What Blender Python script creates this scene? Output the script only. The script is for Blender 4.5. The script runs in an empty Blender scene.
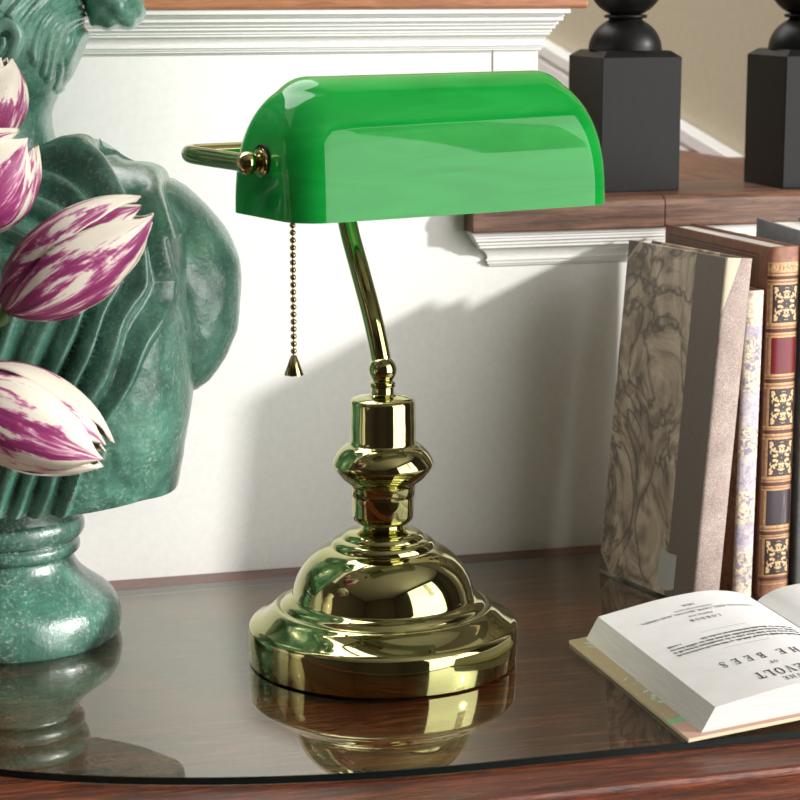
import bpy, bmesh, math, random
import numpy as np
from mathutils import Vector, Matrix
random.seed(7)
R = math.radians
scene = bpy.context.scene
col = scene.collection

# ------------------------------------------------------------------ camera
F_PX = 2200.0
PITCH = math.atan(425 / F_PX)
YAW = R(15.75)
CAM = Vector((-0.3324, -1.2159, 0.3998))
camd = bpy.data.cameras.new('camera')
camd.sensor_width = 36.0
camd.lens = 36.0 * F_PX / 800.0
camd.clip_start = 0.02
camd.dof.use_dof = True
camd.dof.focus_distance = 1.27
camd.dof.aperture_fstop = 18
cam = bpy.data.objects.new('camera', camd)
col.objects.link(cam)
cam.location = CAM
cam.rotation_euler = (R(90) - PITCH, 0, -YAW)
scene.camera = cam

# ------------------------------------------------------------------ light
scene.view_settings.view_transform = 'Standard'
scene.view_settings.look = 'None'
scene.view_settings.gamma = 1.0
scene.view_settings.use_curve_mapping = False
scene.view_settings.exposure = 0.06

world = bpy.data.worlds.new('sky')
scene.world = world
world.use_nodes = True
wb = world.node_tree.nodes['Background']
wb.inputs[0].default_value = (1.0, 0.985, 0.965, 1)
wb.inputs[1].default_value = 1.0

sund = bpy.data.lights.new('sun', 'SUN')
sund.energy = 3.9
sund.angle = R(3.0)
sund.color = (1.0, 0.975, 0.94)
sun = bpy.data.objects.new('sun', sund)
col.objects.link(sun)
sun.rotation_euler = Vector((-0.222, 0.15, -0.091)).to_track_quat('-Z', 'Y').to_euler()

WIN_C = Vector((1.50, -1.44, 0.72))          # middle of the tall window in the angled wall
WIN_W, WIN_H = 1.8, 2.3
WIN_N = Vector((-0.72, 0.69, 0)).normalized()
ad = bpy.data.lights.new('window_daylight', 'AREA')
ad.shape = 'RECTANGLE'
ad.size, ad.size_y = WIN_W, WIN_H
ad.energy = 43
ad.color = (1.0, 0.985, 0.96)
al = bpy.data.objects.new('window_daylight', ad)
col.objects.link(al)
al.location = WIN_C + WIN_N * 0.03
al.rotation_euler = WIN_N.to_track_quat('-Z', 'Y').to_euler()

hd = bpy.data.lights.new('hall_fill_light', 'AREA')     # unseen fill light added to brighten the stair hall behind the half wall
hd.shape = 'DISK'
hd.size = 2.0
hd.energy = 46
hl = bpy.data.objects.new('hall_fill_light', hd)
col.objects.link(hl)
hl.location = (-0.45, 1.25, 1.9)
hl.rotation_euler = (Vector((0.43, 0.6, 0.3)) - hl.location).to_track_quat('-Z', 'Y').to_euler()

# ------------------------------------------------------------------ material helpers
class NT:
    def __init__(s, name):
        m = bpy.data.materials.new(name)
        m.use_nodes = True
        s.m = m
        s.t = m.node_tree
        s.n = s.t.nodes
        s.b = s.n['Principled BSDF']
    def node(s, typ, **kw):
        n = s.n.new(typ)
        for k, v in kw.items():
            setattr(n, k, v)
        return n
    def link(s, a, b):
        s.t.links.new(a, b)
        return s
    def val(s, sock, v):
        if isinstance(v, (int, float, tuple)):
            sock.default_value = v
        else:
            s.link(v, sock)
    def coord(s, scale=(1, 1, 1), kind='Object', rot=(0, 0, 0)):
        tc = s.node('ShaderNodeTexCoord')
        mp = s.node('ShaderNodeMapping')
        mp.inputs['Scale'].default_value = scale
        mp.inputs['Rotation'].default_value = rot
        s.link(tc.outputs[kind], mp.inputs[0])
        return mp.outputs[0]
    def noise(s, vec, scale=5, detail=4, rough=0.55, dist=0.0):
        n = s.node('ShaderNodeTexNoise')
        n.inputs['Scale'].default_value = scale
        n.inputs['Detail'].default_value = detail
        n.inputs['Roughness'].default_value = rough
        n.inputs['Distortion'].default_value = dist
        s.link(vec, n.inputs['Vector'])
        return n.outputs['Fac']
    def ramp(s, fac, stops, interp='LINEAR'):
        r = s.node('ShaderNodeValToRGB')
        r.color_ramp.interpolation = interp
        el = r.color_ramp.elements
        while len(el) < len(stops):
            el.new(0.5)
        for e, (p, c) in zip(el, stops):
            e.position = p
            e.color = (c[0], c[1], c[2], 1) if len(c) == 3 else c
        s.link(fac, r.inputs[0])
        return r.outputs['Color']
    def math(s, op, a, b=0.0, c=0.0):
        n = s.node('ShaderNodeMath', operation=op)
        s.val(n.inputs[0], a)
        s.val(n.inputs[1], b)
        s.val(n.inputs[2], c)
        return n.outputs[0]
    def mix(s, fac, a, b):
        n = s.node('ShaderNodeMix', data_type='RGBA')
        s.val(n.inputs[0], fac)
        s.val(n.inputs[6], a if not (isinstance(a, tuple) and len(a) == 3) else (*a, 1))
        s.val(n.inputs[7], b if not (isinstance(b, tuple) and len(b) == 3) else (*b, 1))
        return n.outputs[2]
    def sep(s, vec):
        n = s.node('ShaderNodeSeparateXYZ')
        s.link(vec, n.inputs[0])
        return n.outputs
    def bump(s, h, strength=0.3, dist=0.001):
        n = s.node('ShaderNodeBump')
        n.inputs['Strength'].default_value = strength
        n.inputs['Distance'].default_value = dist
        s.link(h, n.inputs['Height'])
        s.link(n.outputs[0], s.b.inputs['Normal'])
        return s
    def set(s, color=None, rough=None, metal=None, **kw):
        if color is not None:
            if isinstance(color, tuple):
                s.b.inputs['Base Color'].default_value = (*color[:3], 1)
            else:
                s.link(color, s.b.inputs['Base Color'])
        if rough is not None:
            s.val(s.b.inputs['Roughness'], rough)
        if metal is not None:
            s.val(s.b.inputs['Metallic'], metal)
        for k, v in kw.items():
            s.val(s.b.inputs[k.replace('_', ' ')], v)
        return s

def srgb(r, g, b):
    f = lambda c: (c / 255 / 12.92) if c <= 10 else ((c / 255 + 0.055) / 1.055) ** 2.4
    return (f(r), f(g), f(b))

def plain(name, c, rough=0.5, metal=0.0, **kw):
    return NT(name).set(c, rough, metal, **kw).m

def wood(name, dark, mid, light, scale=1.0, rough=0.4, axis=0, coat=0.0, bump=0.08):
    t = NT(name)
    sc = [36.0, 420.0, 420.0]
    if axis == 1:
        sc = [420.0, 36.0, 420.0]
    if axis == 2:
        sc = [420.0, 420.0, 36.0]
    v = t.coord(tuple(x * scale for x in sc))
    v2 = t.coord(tuple(x * scale * 0.14 for x in sc))
    a = t.noise(v, 1.0, 8, 0.65, 0.6)
    b = t.noise(v2, 1.0, 4, 0.5, 1.2)
    f = t.math('ADD', t.math('MULTIPLY', a, 0.55), t.math('MULTIPLY', b, 0.45))
    c = t.ramp(f, [(0.36, dark), (0.5, mid), (0.64, light)])
    t.set(c, rough, 0)
    if coat:
        t.set(Coat_Weight=coat, Coat_Roughness=0.12)
    t.bump(a, bump, 0.0008)
    return t.m

M = {}
t = NT('painted_white'); n = t.noise(t.coord((1, 1, 1)), 260, 3)
t.set(t.ramp(n, [(0.3, srgb(232, 231, 228)), (0.7, srgb(238, 237, 234))]), 0.55).bump(n, 0.04, 0.0005); M['white'] = t.m
t = NT('beige_plaster'); n = t.noise(t.coord((1, 1, 1)), 180, 4)
t.set(t.ramp(n, [(0.3, srgb(186, 175, 151)), (0.7, srgb(193, 182, 158))]), 0.8).bump(n, 0.08, 0.0008); M['beige'] = t.m
M['walnut'] = wood('walnut_cap', srgb(60, 38, 28), srgb(100, 70, 53), srgb(134, 98, 76), 1.0, 0.42)
M['sunlit_walnut'] = wood('sunlit_walnut_cap', srgb(128, 76, 46), srgb(164, 106, 70), srgb(186, 130, 92), 1.0, 0.4)  # upper walnut cap, its sunlit tone put into the base colour
M['mahogany'] = wood('polished_mahogany', srgb(40, 15, 7), srgb(92, 41, 19), srgb(142, 73, 38), 2.0, 0.27, 0, 0.15, 0.6)
M['floor'] = wood('dark_floor_boards', srgb(50, 32, 22), srgb(74, 48, 33), srgb(92, 62, 44), 0.12, 0.5)
M['room'] = plain('taupe_wall_paint', srgb(92, 84, 78), 0.8)
M['ceiling'] = plain('ceiling_paint', srgb(196, 192, 186), 0.9)
M['brass'] = NT('polished_brass').set((0.45, 0.435, 0.20), 0.05, 1.0).m
M['brassdark'] = NT('antique_brass').set((0.42, 0.36, 0.18), 0.12, 1.0).m
t = NT('green_cased_glass')
n = t.noise(t.coord((5, 5, 26)), 3.0, 4, 0.5, 1.0)
t.set(t.ramp(n, [(0.3, (0.006, 0.36, 0.045)), (0.7, (0.012, 0.46, 0.062))]), 0.03, 0, IOR=1.40)
M['green'] = t.m
M['opal'] = plain('white_opal_glass_lining', (0.85, 0.87, 0.82), 0.15)
M['rubber'] = plain('black_felt', (0.01, 0.01, 0.01), 0.8)
t = NT('satin_black_paint'); n = t.noise(t.coord((40, 40, 8)), 6, 4)
t.set(t.ramp(n, [(0.3, (0.006, 0.006, 0.006)), (0.7, (0.008, 0.008, 0.008))]), 0.40, 0, Specular_IOR_Level=0.2).bump(n, 0.06, 0.0008); M['black'] = t.m

# smoked glass sheet: clear, tinted body with a mirror-like face
t = NT('smoked_glass'); t.n.remove(t.b)
out = t.n['Material Output']
tr = t.node('ShaderNodeBsdfTransparent'); tr.inputs[0].default_value = (0.80, 0.82, 0.73, 1)
gl = t.node('ShaderNodeBsdfGlossy'); gl.inputs['Roughness'].default_value = 0.015
gl.inputs[0].default_value = (0.93, 0.95, 0.91, 1)
fr = t.node('ShaderNodeFresnel'); fr.inputs[0].default_value = 2.5
ms = t.node('ShaderNodeMixShader')
gb = t.node('ShaderNodeNewGeometry')
t.link(t.math('MULTIPLY', fr.outputs[0], t.math('SUBTRACT', 1.0, gb.outputs['Backfacing'])), ms.inputs[0]).link(tr.outputs[0], ms.inputs[1]).link(gl.outputs[0], ms.inputs[2]).link(ms.outputs[0], out.inputs[0])
M['glass'] = t.m
t = NT('smoked_glass_underside'); t.n.remove(t.b)
tr = t.node('ShaderNodeBsdfTransparent'); tr.inputs[0].default_value = (0.97, 0.97, 0.96, 1)
t.link(tr.outputs[0], t.n['Material Output'].inputs[0])
M['glassunder'] = t.m
M['glassedge'] = plain('smoked_glass_edge', (0.004, 0.009, 0.008), 0.08)

def patina(name, lighten=0.0):
    t = NT(name)
    v = t.coord((1, 1, 1))
    a = t.noise(v, 22, 8, 0.68, 0.5)
    b = t.noise(v, 420, 4, 0.7)
    c = t.noise(t.coord((1, 1, 0.4)), 60, 5, 0.6)
    f = t.math('ADD', t.math('ADD', t.math('MULTIPLY', a, 0.8), t.math('MULTIPLY', b, 0.2)), lighten)
    c1 = t.ramp(f, [(0.34, srgb(34, 54, 50)), (0.44, srgb(52, 98, 84)), (0.54, srgb(88, 146, 126)), (0.66, srgb(146, 196, 180))])
    spk = t.ramp(b, [(0.53, (0, 0, 0)), (0.66, (1, 1, 1))])
    spm = t.math('MULTIPLY', spk, t.math('MULTIPLY', t.ramp(c, [(0.42, (0, 0, 0)), (0.62, (1, 1, 1))]), 0.62))
    # convex crests are paler, hollows keep the base tone
    geo = t.node('ShaderNodeNewGeometry')
    pt = t.ramp(geo.outputs['Pointiness'], [(0.44, (0, 0, 0)), (0.5, (0.5, 0.5, 0.5)), (0.57, (1, 1, 1))])
    c2 = t.mix(t.math('MULTIPLY', pt, 0.6), c1, srgb(104, 160, 140))
    c3 = t.mix(spm, c2, srgb(196, 208, 186))
    t.set(c3, t.ramp(c, [(0.3, (0.16, 0.16, 0.16)), (0.7, (0.36, 0.36, 0.36))]), 0.0, Specular_IOR_Level=0.9, Coat_Weight=0.35, Coat_Roughness=0.16)
    h = t.math('ADD', t.math('MULTIPLY', b, 0.5), t.math('MULTIPLY', t.noise(v, 60, 3, 0.5), 2.0))
    t.bump(h, 0.45, 0.0013)
    return t.m
M['patina'] = patina('green_bronze_patina', 0.0)
M['patina_light'] = patina('turquoise_bronze_patina', 0.09)
M['patina_dark'] = patina('dark_bronze_patina', -0.12)

def petal_mat(name, bias=0.0):
    t = NT(name)
    tc = t.node('ShaderNodeTexCoord')
    x, y, z = t.sep(tc.outputs['UV'])
    oi = t.node('ShaderNodeObjectInfo')
    cb = t.node('ShaderNodeCombineXYZ')
    t.val(cb.inputs[0], t.math('MULTIPLY', x, 3.6)); t.val(cb.inputs[1], t.math('MULTIPLY', y, 1.7)); t.val(cb.inputs[2], t.math('MULTIPLY', oi.outputs['Random'], 19.0))
    n = t.noise(cb.outputs[0], 1.0, 5, 0.62, 0.9)
    cb2 = t.node('ShaderNodeCombineXYZ')
    t.val(cb2.inputs[0], t.math('MULTIPLY', x, 46.0)); t.val(cb2.inputs[1], t.math('MULTIPLY', y, 2.0)); t.val(cb2.inputs[2], oi.outputs['Random'])
    fine = t.noise(cb2.outputs[0], 1.0, 3, 0.6)
    # the flame follows the mid rib and the foot of the petal
    rib = t.math('SUBTRACT', 1.0, t.math('MULTIPLY', t.math('ABSOLUTE', t.math('SUBTRACT', x, 0.5)), 2.0))
    f = t.math('ADD', n, t.math('MULTIPLY', rib, 0.10))
    f = t.math('ADD', f, t.math('MULTIPLY', t.math('SUBTRACT', 0.36, y), 0.24))
    f = t.math('ADD', f, t.math('MULTIPLY', t.math('SUBTRACT', fine, 0.5), 0.22))
    f = t.math('ADD', f, bias)
    c = t.ramp(f, [(0.0, srgb(232, 224, 200)), (0.475, srgb(236, 228, 212)), (0.505, srgb(206, 142, 172)), (0.54, srgb(158, 64, 116)), (0.68, srgb(122, 40, 88)), (0.85, srgb(84, 26, 66))])
    t.set(c, 0.42, 0, Subsurface_Weight=0.0, Specular_IOR_Level=0.35)
    t.bump(fine, 0.25, 0.0008)
    return t.m
M['petal'] = petal_mat('streaked_tulip_petal', 0.01)
M['petal_pale'] = petal_mat('pale_streaked_tulip_petal', -0.045)
M['stem'] = plain('tulip_stem_green', srgb(86, 110, 62), 0.5)
M['vase'] = plain('glazed_white_ceramic', srgb(205, 198, 180), 0.2)
M['soil'] = plain('dark_water', (0.02, 0.03, 0.02), 0.2)

t = NT('page_paper'); n = t.noise(t.coord((1, 1, 1)), 70, 5)
t.set(t.ramp(n, [(0.3, srgb(226, 225, 222)), (0.7, srgb(233, 232, 230))]), 0.85)
M['paper'] = t.m
t = NT('page_edges'); n = t.noise(t.coord((30, 30, 2600)), 1.0, 4, 0.7)
t.set(t.ramp(n, [(0.3, srgb(206, 204, 199)), (0.7, srgb(234, 232, 229))]), 0.9).bump(n, 0.25, 0.0006)
M['edges'] = t.m
M['ink'] = plain('printing_ink', srgb(60, 58, 57), 0.8)
M['rule'] = plain('pale_rule_ink', srgb(170, 168, 165), 0.8)
t = NT('marbled_endpaper'); v = t.coord((1, 1, 0.2))
n = t.noise(v, 60, 5, 0.6, 2.0)
x, y, z = t.sep(t.coord((1, 1, 1)))
c = t.ramp(n, [(0.0, srgb(168, 152, 112)), (0.60, srgb(176, 160, 120)), (0.63, srgb(170, 214, 190)), (0.72, srgb(190, 222, 204))], 'LINEAR')
pink = t.math('LESS_THAN', y, -0.164)
grn = t.math('MULTIPLY', t.math('LESS_THAN', y, -0.157), t.math('GREATER_THAN', y, -0.164))
c = t.mix(pink, c, srgb(206, 164, 146)); c = t.mix(grn, c, srgb(128, 190, 138))
t.set(c, 0.5); M['endpaper'] = t.m
M['boardedge'] = plain('cream_board_edge', srgb(226, 212, 176), 0.6)

# ------------------------------------------------------------------ mesh helpers
def mesh_obj(name, verts, faces, mat=None, parent=None, smooth=False, sharp=None, bevel=0, midx=None, seg=2, sub=0, uvs=None):
    me = bpy.data.meshes.new(name)
    me.from_pydata([tuple(v) for v in verts], [], faces)
    me.validate(clean_customdata=False)
    bm = bmesh.new(); bm.from_mesh(me)
    bmesh.ops.recalc_face_normals(bm, faces=bm.faces)
    bm.to_mesh(me); bm.free()
    for m in (mat if isinstance(mat, (list, tuple)) else [mat]):
        if m: me.materials.append(m)
    if midx is not None:
        me.polygons.foreach_set('material_index', midx)
    if uvs is not None:
        uv = me.uv_layers.new(name='UVMap')
        for l in me.loops:
            uv.data[l.index].uv = uvs[l.vertex_index]
    if smooth:
        me.polygons.foreach_set('use_smooth', [True] * len(me.polygons))
        if sharp: me.set_sharp_from_angle(angle=R(sharp))
    o = bpy.data.objects.new(name, me)
    col.objects.link(o)
    if parent: o.parent = parent
    if bevel:
        b = o.modifiers.new('bevel', 'BEVEL'); b.width = bevel; b.segments = seg; b.limit_method = 'ANGLE'; b.angle_limit = R(35)
        b.harden_normals = False
    if sub:
        s = o.modifiers.new('sub', 'SUBSURF'); s.levels = sub; s.render_levels = sub
    return o

class G:
    """collects shapes that form one part"""
    def __init__(s): s.v = []; s.f = []; s.mi = []
    def add(s, v, f, mi=0):
        o = len(s.v); s.v += [tuple(p) for p in v]
        s.f += [tuple(i + o for i in q) for q in f]; s.mi += [mi] * len(f); return s
    def box(s, x0, x1, y0, y1, z0, z1, mi=0):
        v = [(x, y, z) for z in (z0, z1) for y in (y0, y1) for x in (x0, x1)]
        return s.add(v, [(0, 2, 3, 1), (4, 5, 7, 6), (0, 1, 5, 4), (2, 6, 7, 3), (0, 4, 6, 2), (1, 3, 7, 5)], mi)
    def prism(s, poly, z0, z1, mi=0):
        n = len(poly)
        v = [(x, y, z0) for x, y in poly] + [(x, y, z1) for x, y in poly]
        f = [tuple(range(n))[::-1], tuple(range(n, 2 * n))] + [(i, (i + 1) % n, n + (i + 1) % n, n + i) for i in range(n)]
        return s.add(v, f, mi)
    def extr_x(s, prof, x0, x1, mi=0):
        """profile in (y, z) run along x"""
        n = len(prof)
        v = [(x0, y, z) for y, z in prof] + [(x1, y, z) for y, z in prof]
        f = [tuple(range(n)), tuple(range(n, 2 * n))[::-1]] + [(i, n + i, n + (i + 1) % n, (i + 1) % n) for i in range(n)]
        return s.add(v, f, mi)
    def lathe(s, prof, seg=64, c=(0, 0, 0), mi=0):
        v = []; f = []
        n = len(prof)
        for r, z in prof:
            for k in range(seg):
                a = 2 * math.pi * k / seg
                v.append((c[0] + r * math.cos(a), c[1] + r * math.sin(a), c[2] + z))
        for i in range(n - 1):
            for k in range(seg):
                k2 = (k + 1) % seg
                f.append((i * seg + k, i * seg + k2, (i + 1) * seg + k2, (i + 1) * seg + k))
        if prof[0][0] > 1e-6: f.append(tuple(range(seg))[::-1])
        if prof[-1][0] > 1e-6: f.append(tuple((n - 1) * seg + k for k in range(seg)))
        return s.add(v, f, mi)
    def tube(s, pts, rad, seg=16, mi=0, cap=True):
        P = [Vector(p) for p in pts]; n = len(P)
        if not hasattr(rad, '__len__'): rad = [rad] * n
        T = [((P[min(i + 1, n - 1)] - P[max(i - 1, 0)]).normalized()) for i in range(n)]
        a = Vector((0, 0, 1)) if abs(T[0].z) < 0.9 else Vector((1, 0, 0))
        N = T[0].cross(a).normalized(); v = []; f = []
        for i in range(n):
            N = (N - T[i] * N.dot(T[i])).normalized(); B = T[i].cross(N)
            for k in range(seg):
                t_ = 2 * math.pi * k / seg
                v.append(P[i] + (N * math.cos(t_) + B * math.sin(t_)) * rad[i])
        for i in range(n - 1):
            for k in range(seg):
                k2 = (k + 1) % seg
                f.append((i * seg + k, i * seg + k2, (i + 1) * seg + k2, (i + 1) * seg + k))
        if cap:
            f.append(tuple(range(seg))[::-1]); f.append(tuple((n - 1) * seg + k for k in range(seg)))
        return s.add(v, f, mi)
    def ball(s, c, r, nu=24, nv=14, mi=0, sc=(1, 1, 1)):
        v = []; f = []
        for i in range(nv + 1):
            ph = math.pi * i / nv
            for k in range(nu):
                a = 2 * math.pi * k / nu
                v.append((c[0] + r * sc[0] * math.sin(ph) * math.cos(a), c[1] + r * sc[1] * math.sin(ph) * math.sin(a), c[2] - r * sc[2] * math.cos(ph)))
        for i in range(nv):
            for k in range(nu):
                k2 = (k + 1) % nu
                f.append((i * nu + k, i * nu + k2, (i + 1) * nu + k2, (i + 1) * nu + k))
        return s.add(v, f, mi)
    def build(s, name, mat, parent=None, weld=False, **kw):
        o = mesh_obj(name, s.v, s.f, mat, parent, midx=None if len(set(s.mi)) <= 1 and not (s.mi and s.mi[0]) else s.mi, **kw)
        return o

def spline(pts, n):
    """Catmull-Rom through points"""
    P = [np.array(p, float) for p in pts]; out = []
    P = [2 * P[0] - P[1]] + P + [2 * P[-1] - P[-2]]
    m = len(P) - 3
    for i in range(n + 1):
        u = i / n * m; k = min(int(u), m - 1); t_ = u - k
        a, b, c, d = P[k:k + 4]
        out.append(0.5 * ((2 * b) + (-a + c) * t_ + (2 * a - 5 * b + 4 * c - d) * t_ ** 2 + (-a + 3 * b - 3 * c + d) * t_ ** 3))
    return out

def thing(name, label, cat, loc=(0, 0, 0), rotz=0, group=None):
    o = bpy.data.objects.new(name, None); col.objects.link(o)
    o.empty_display_size = 0.02
    o.location = loc; o.rotation_euler = (0, 0, rotz)
    return tag(o, label, cat, group)
def tag(o, label, cat, group=None):
    o['label'] = label; o['category'] = cat
    if group: o['group'] = group
    return o
def struct(o):
    o['kind'] = 'structure'; return o

def rnd(n):
    return np.random.RandomState(n)
def vnoise(x, y, seed=0):
    """smooth value noise for sculpting"""
    xi = math.floor(x); yi = math.floor(y); fx = x - xi; fy = y - yi
    h = lambda i, j: (math.sin(i * 127.1 + j * 311.7 + seed * 74.7) * 43758.5453) % 1.0
    u = fx * fx * (3 - 2 * fx); w = fy * fy * (3 - 2 * fy)
    return (h(xi, yi) * (1 - u) + h(xi + 1, yi) * u) * (1 - w) + (h(xi, yi + 1) * (1 - u) + h(xi + 1, yi + 1) * u) * w

# ------------------------------------------------------------------ the room
WY = 0.2280                     # face of the half wall
FLOOR = -0.75
CEIL = 2.05
LEDGE = 0.2489
struct(G().box(-2.6, 2.6, -3.2, 1.8, FLOOR - 0.05, FLOOR).build('floor', M['floor']))
struct(G().box(-2.6, 2.6, -3.2, 0.3, CEIL, CEIL + 0.05).build('ceiling', M['ceiling']))
# half wall: low part along its whole length, high part ending at x = .1677
g = G()
g.prism([(-2.5, WY), (0.52, WY), (0.52, 0.275), (-2.5, 0.275)], FLOOR, 0.2266)
g.prism([(-2.5, WY + 0.001), (0.1411, WY + 0.001), (0.1411, 0.36), (-2.5, 0.36)], 0.2266, 0.3778)
g.prism([(0.1411, WY), (0.1731, WY), (0.1731, 0.36), (0.1411, 0.36)], 0.2266, 0.3778)
struct(g.build('wall_back', M['white']))
# wood caps
struct(G().box(-2.5, 0.2002, WY - 0.026, 0.385, 0.3778, 0.402).build('trim_1', M['sunlit_walnut'], bevel=0.002))
RW = lambda y: 0.4151 + (y - 0.8215) * (0.0404 / -0.3211)       # x of the stair wall at depth y
g = G()
LF = WY - 0.0185
prof = [(LF + 0.0005, 0.2266), (LF, 0.228), (LF, 0.2423), (LF + 0.0015, 0.2461), (LF + 0.005, 0.2484), (LF + 0.009, LEDGE), (0.31, LEDGE), (0.31, 0.2266)]
g.extr_x(prof, 0.1212, 0.2617)
g.extr_x(prof, 0.2620, 0.488)
struct(g.build('trim_2', M['walnut'], bevel=0.0006))
struct(G().prism([(0.1735, 0.31), (RW(0.31), 0.31), (RW(1.1), 1.1), (0.1735, 1.1)], 0.2266, LEDGE).build('trim_3', wood('walnut_landing', srgb(66, 40, 28), srgb(112, 72, 50), srgb(146, 100, 72), 1.0, 0.5, 1)))
# crown mouldings: stepped profile (projection, z)
def moulding(name, steps, left, right, z_top, back=0.05, ret_left=False, ret_right=False, front=1.0):
    g = G()
    zt = z_top
    for pr_, zb in steps:
        xl = left - (pr_ if ret_left else 0); xr = right + (pr_ if ret_right else 0)
        g.box(xl, xr, WY - pr_ * front, WY + (back if (ret_right or ret_left) else 0.01), zb, zt)
        zt = zb
    return struct(g.build(name, M['white'], bevel=0.0012, seg=3))
def cove(p0, z0, p1, z1, n, power=2.0):
    """n thin steps forming a curved cove between two projections"""
    return [(p0 + (p1 - p0) * (1 - (1 - (i + 1) / n) ** power), z0 + (z1 - z0) * (i + 1) / n) for i in range(n)]
up = [(0.0150, 0.3750), (0.0122, 0.3728), (0.0116, 0.3700), (0.0094, 0.3672), (0.0080, 0.3646), (0.0064, 0.3622), (0.0056, 0.3604)] + cove(0.0054, 0.3604, 0.0024, 0.3545, 12) + [(0.0034, 0.3530), (0.0024, 0.3515), (0.0016, 0.3500)]
moulding('trim_4', [(p, z - 0.0004) for p, z in up], -2.5, 0.1731, 0.3778, ret_right=True, front=1.55)
dn = [(0.0180, 0.2262), (0.0162, 0.2240), (0.0150, 0.2218), (0.0128, 0.2192), (0.0112, 0.2168)] + cove(0.0110, 0.2168, 0.0036, 0.2088, 12) + [(0.0046, 0.2072), (0.0034, 0.2050), (0.0020, 0.2035)]
moulding('trim_5', [(p, z - 0.0020) for p, z in dn], 0.1403, 0.52, 0.2266, ret_left=True, front=0.82)
# stair wall on the right with its white sloping skirting
g = G()
y0, y1 = WY + 0.05, 1.75
g.prism([(RW(y0), y0), (RW(y0) + 0.08, y0), (RW(y1) + 0.08, y1), (RW(y1), y1)], FLOOR, CEIL + 0.3)
struct(g.build('wall_right', M['beige']))
g = G()
def slant(y_, off): return 0.2488 + (y_ - 0.4986) * 0.2384 + off
def skirt(g, thick, o_top, o_bot, ya, yb):
    v = []
    for yy in (ya, yb):
        for th in (0.0005, thick):
            for oo in (o_bot, o_top):
                v.append((RW(yy) - th, yy, slant(yy, oo)))
    g.add(v, [(0, 1, 3, 2), (4, 6, 7, 5), (0, 2, 6, 4), (1, 5, 7, 3), (0, 4, 5, 1), (2, 3, 7, 6)])
skirt(g, 0.016, 0.0, -0.0125, 0.30, 1.7)
skirt(g, 0.011, -0.0125, -0.0175, 0.30, 1.7)
skirt(g, 0.014, -0.0175, -0.24, 0.30, 1.7)
struct(g.build('trim_6', M['white'], bevel=0.0015, seg=3))
struct(G().box(-2.5, 1.0, 1.78, 1.86, FLOOR, CEIL + 0.3).build('wall_stairwell', M['beige']))
# the room behind the camera
struct(G().box(2.4, 2.5, -0.52, 0.32, FLOOR, CEIL).build('wall_side', M['room']))
struct(G().box(0.575, 2.5, 0.30, 0.36, FLOOR, CEIL).build('wall_alcove', M['room']))
struct(G().box(-2.6, -2.5, -3.1, 1.8, FLOOR, CEIL).build('wall_left', M['room']))
struct(G().box(-2.6, 0.5, -3.2, -3.1, FLOOR, CEIL).build('wall_rear', M['room']))
tx = Vector((0.69, 0.72, 0)).normalized()
def along(a, z, off=0.0):
    p = Vector((WIN_C.x, WIN_C.y, 0)) + tx * a - WIN_N * off
    return (p.x, p.y, z)
def slab(g, a0, a1, z0, z1, t0=0.0, t1=0.1):
    v = [along(a, z, o_) for z in (z0, z1) for o_ in (t0, t1) for a in (a0, a1)]
    g.add(v, [(0, 2, 3, 1), (4, 5, 7, 6), (0, 1, 5, 4), (2, 6, 7, 3), (0, 4, 6, 2), (1, 3, 7, 5)])
zb, zt = WIN_C.z - WIN_H / 2, WIN_C.z + WIN_H / 2
g = G()
slab(g, -2.25, -WIN_W / 2, FLOOR, CEIL); slab(g, WIN_W / 2, 1.35, FLOOR, CEIL)
slab(g, -WIN_W / 2, WIN_W / 2, FLOOR, zb); slab(g, -WIN_W / 2, WIN_W / 2, zt, CEIL)
struct(g.build('wall_window', M['room']))
g = G()
for a in (-WIN_W / 2 + 0.02, WIN_W / 2 - 0.02): slab(g, a - 0.02, a + 0.02, zb, zt, 0.02, 0.08)
for z_ in (zb + 0.02, zt - 0.02): slab(g, -WIN_W / 2 + 0.04, WIN_W / 2 - 0.04, z_ - 0.02, z_ + 0.02, 0.02, 0.08)
win = struct(g.build('window_1', M['white']))
g = G(); slab(g, 0.17, 0.465, 0.88, zt - 0.04, -0.03, -0.02)         # unseen panel added in the window to keep sun off the lamp shade
t = NT('translucent_sun_blocker'); t.n.remove(t.b)
tl = t.node('ShaderNodeBsdfTranslucent'); tl.inputs[0].default_value = (0.80, 0.77, 0.70, 1)
t.link(tl.outputs[0], t.n['Material Output'].inputs[0])
g.build('sun_blocker_panel', t.m, win)

# ------------------------------------------------------------------ table
GT = -0.0042                       # wood surface under the glass sheet
tb = thing('side_table', 'polished red mahogany table with moulded front edge against the white half wall', 'table', (0, 0, FLOOR))
zo = -FLOOR
prof = [(WY - 0.0008, GT), (-0.2245, GT), (-0.2255, GT + 0.0012), (-0.2275, GT + 0.0018), (-0.2295, GT + 0.0010), (-0.2305, GT - 0.0012),
        (-0.2318, GT - 0.0022), (-0.2338, GT - 0.0018), (-0.2352, GT - 0.0030), (-0.242, GT - 0.0044), (-0.252, GT - 0.0060), (-0.260, GT - 0.0092), (-0.2655, GT - 0.015), (-0.267, GT - 0.021), (-0.264, GT - 0.027), (-0.255, GT - 0.031), (WY - 0.0008, GT - 0.031)]
prof = [(y, z + zo) for y, z in prof]
G().extr_x(prof, -0.62, 0.80).build('tabletop', M['mahogany'], tb, smooth=True, sharp=38)
G().box(-0.57, 0.75, -0.235, 0.185, zo - 0.135, zo + GT - 0.031).build('apron', M['mahogany'], tb, bevel=0.003)
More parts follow.
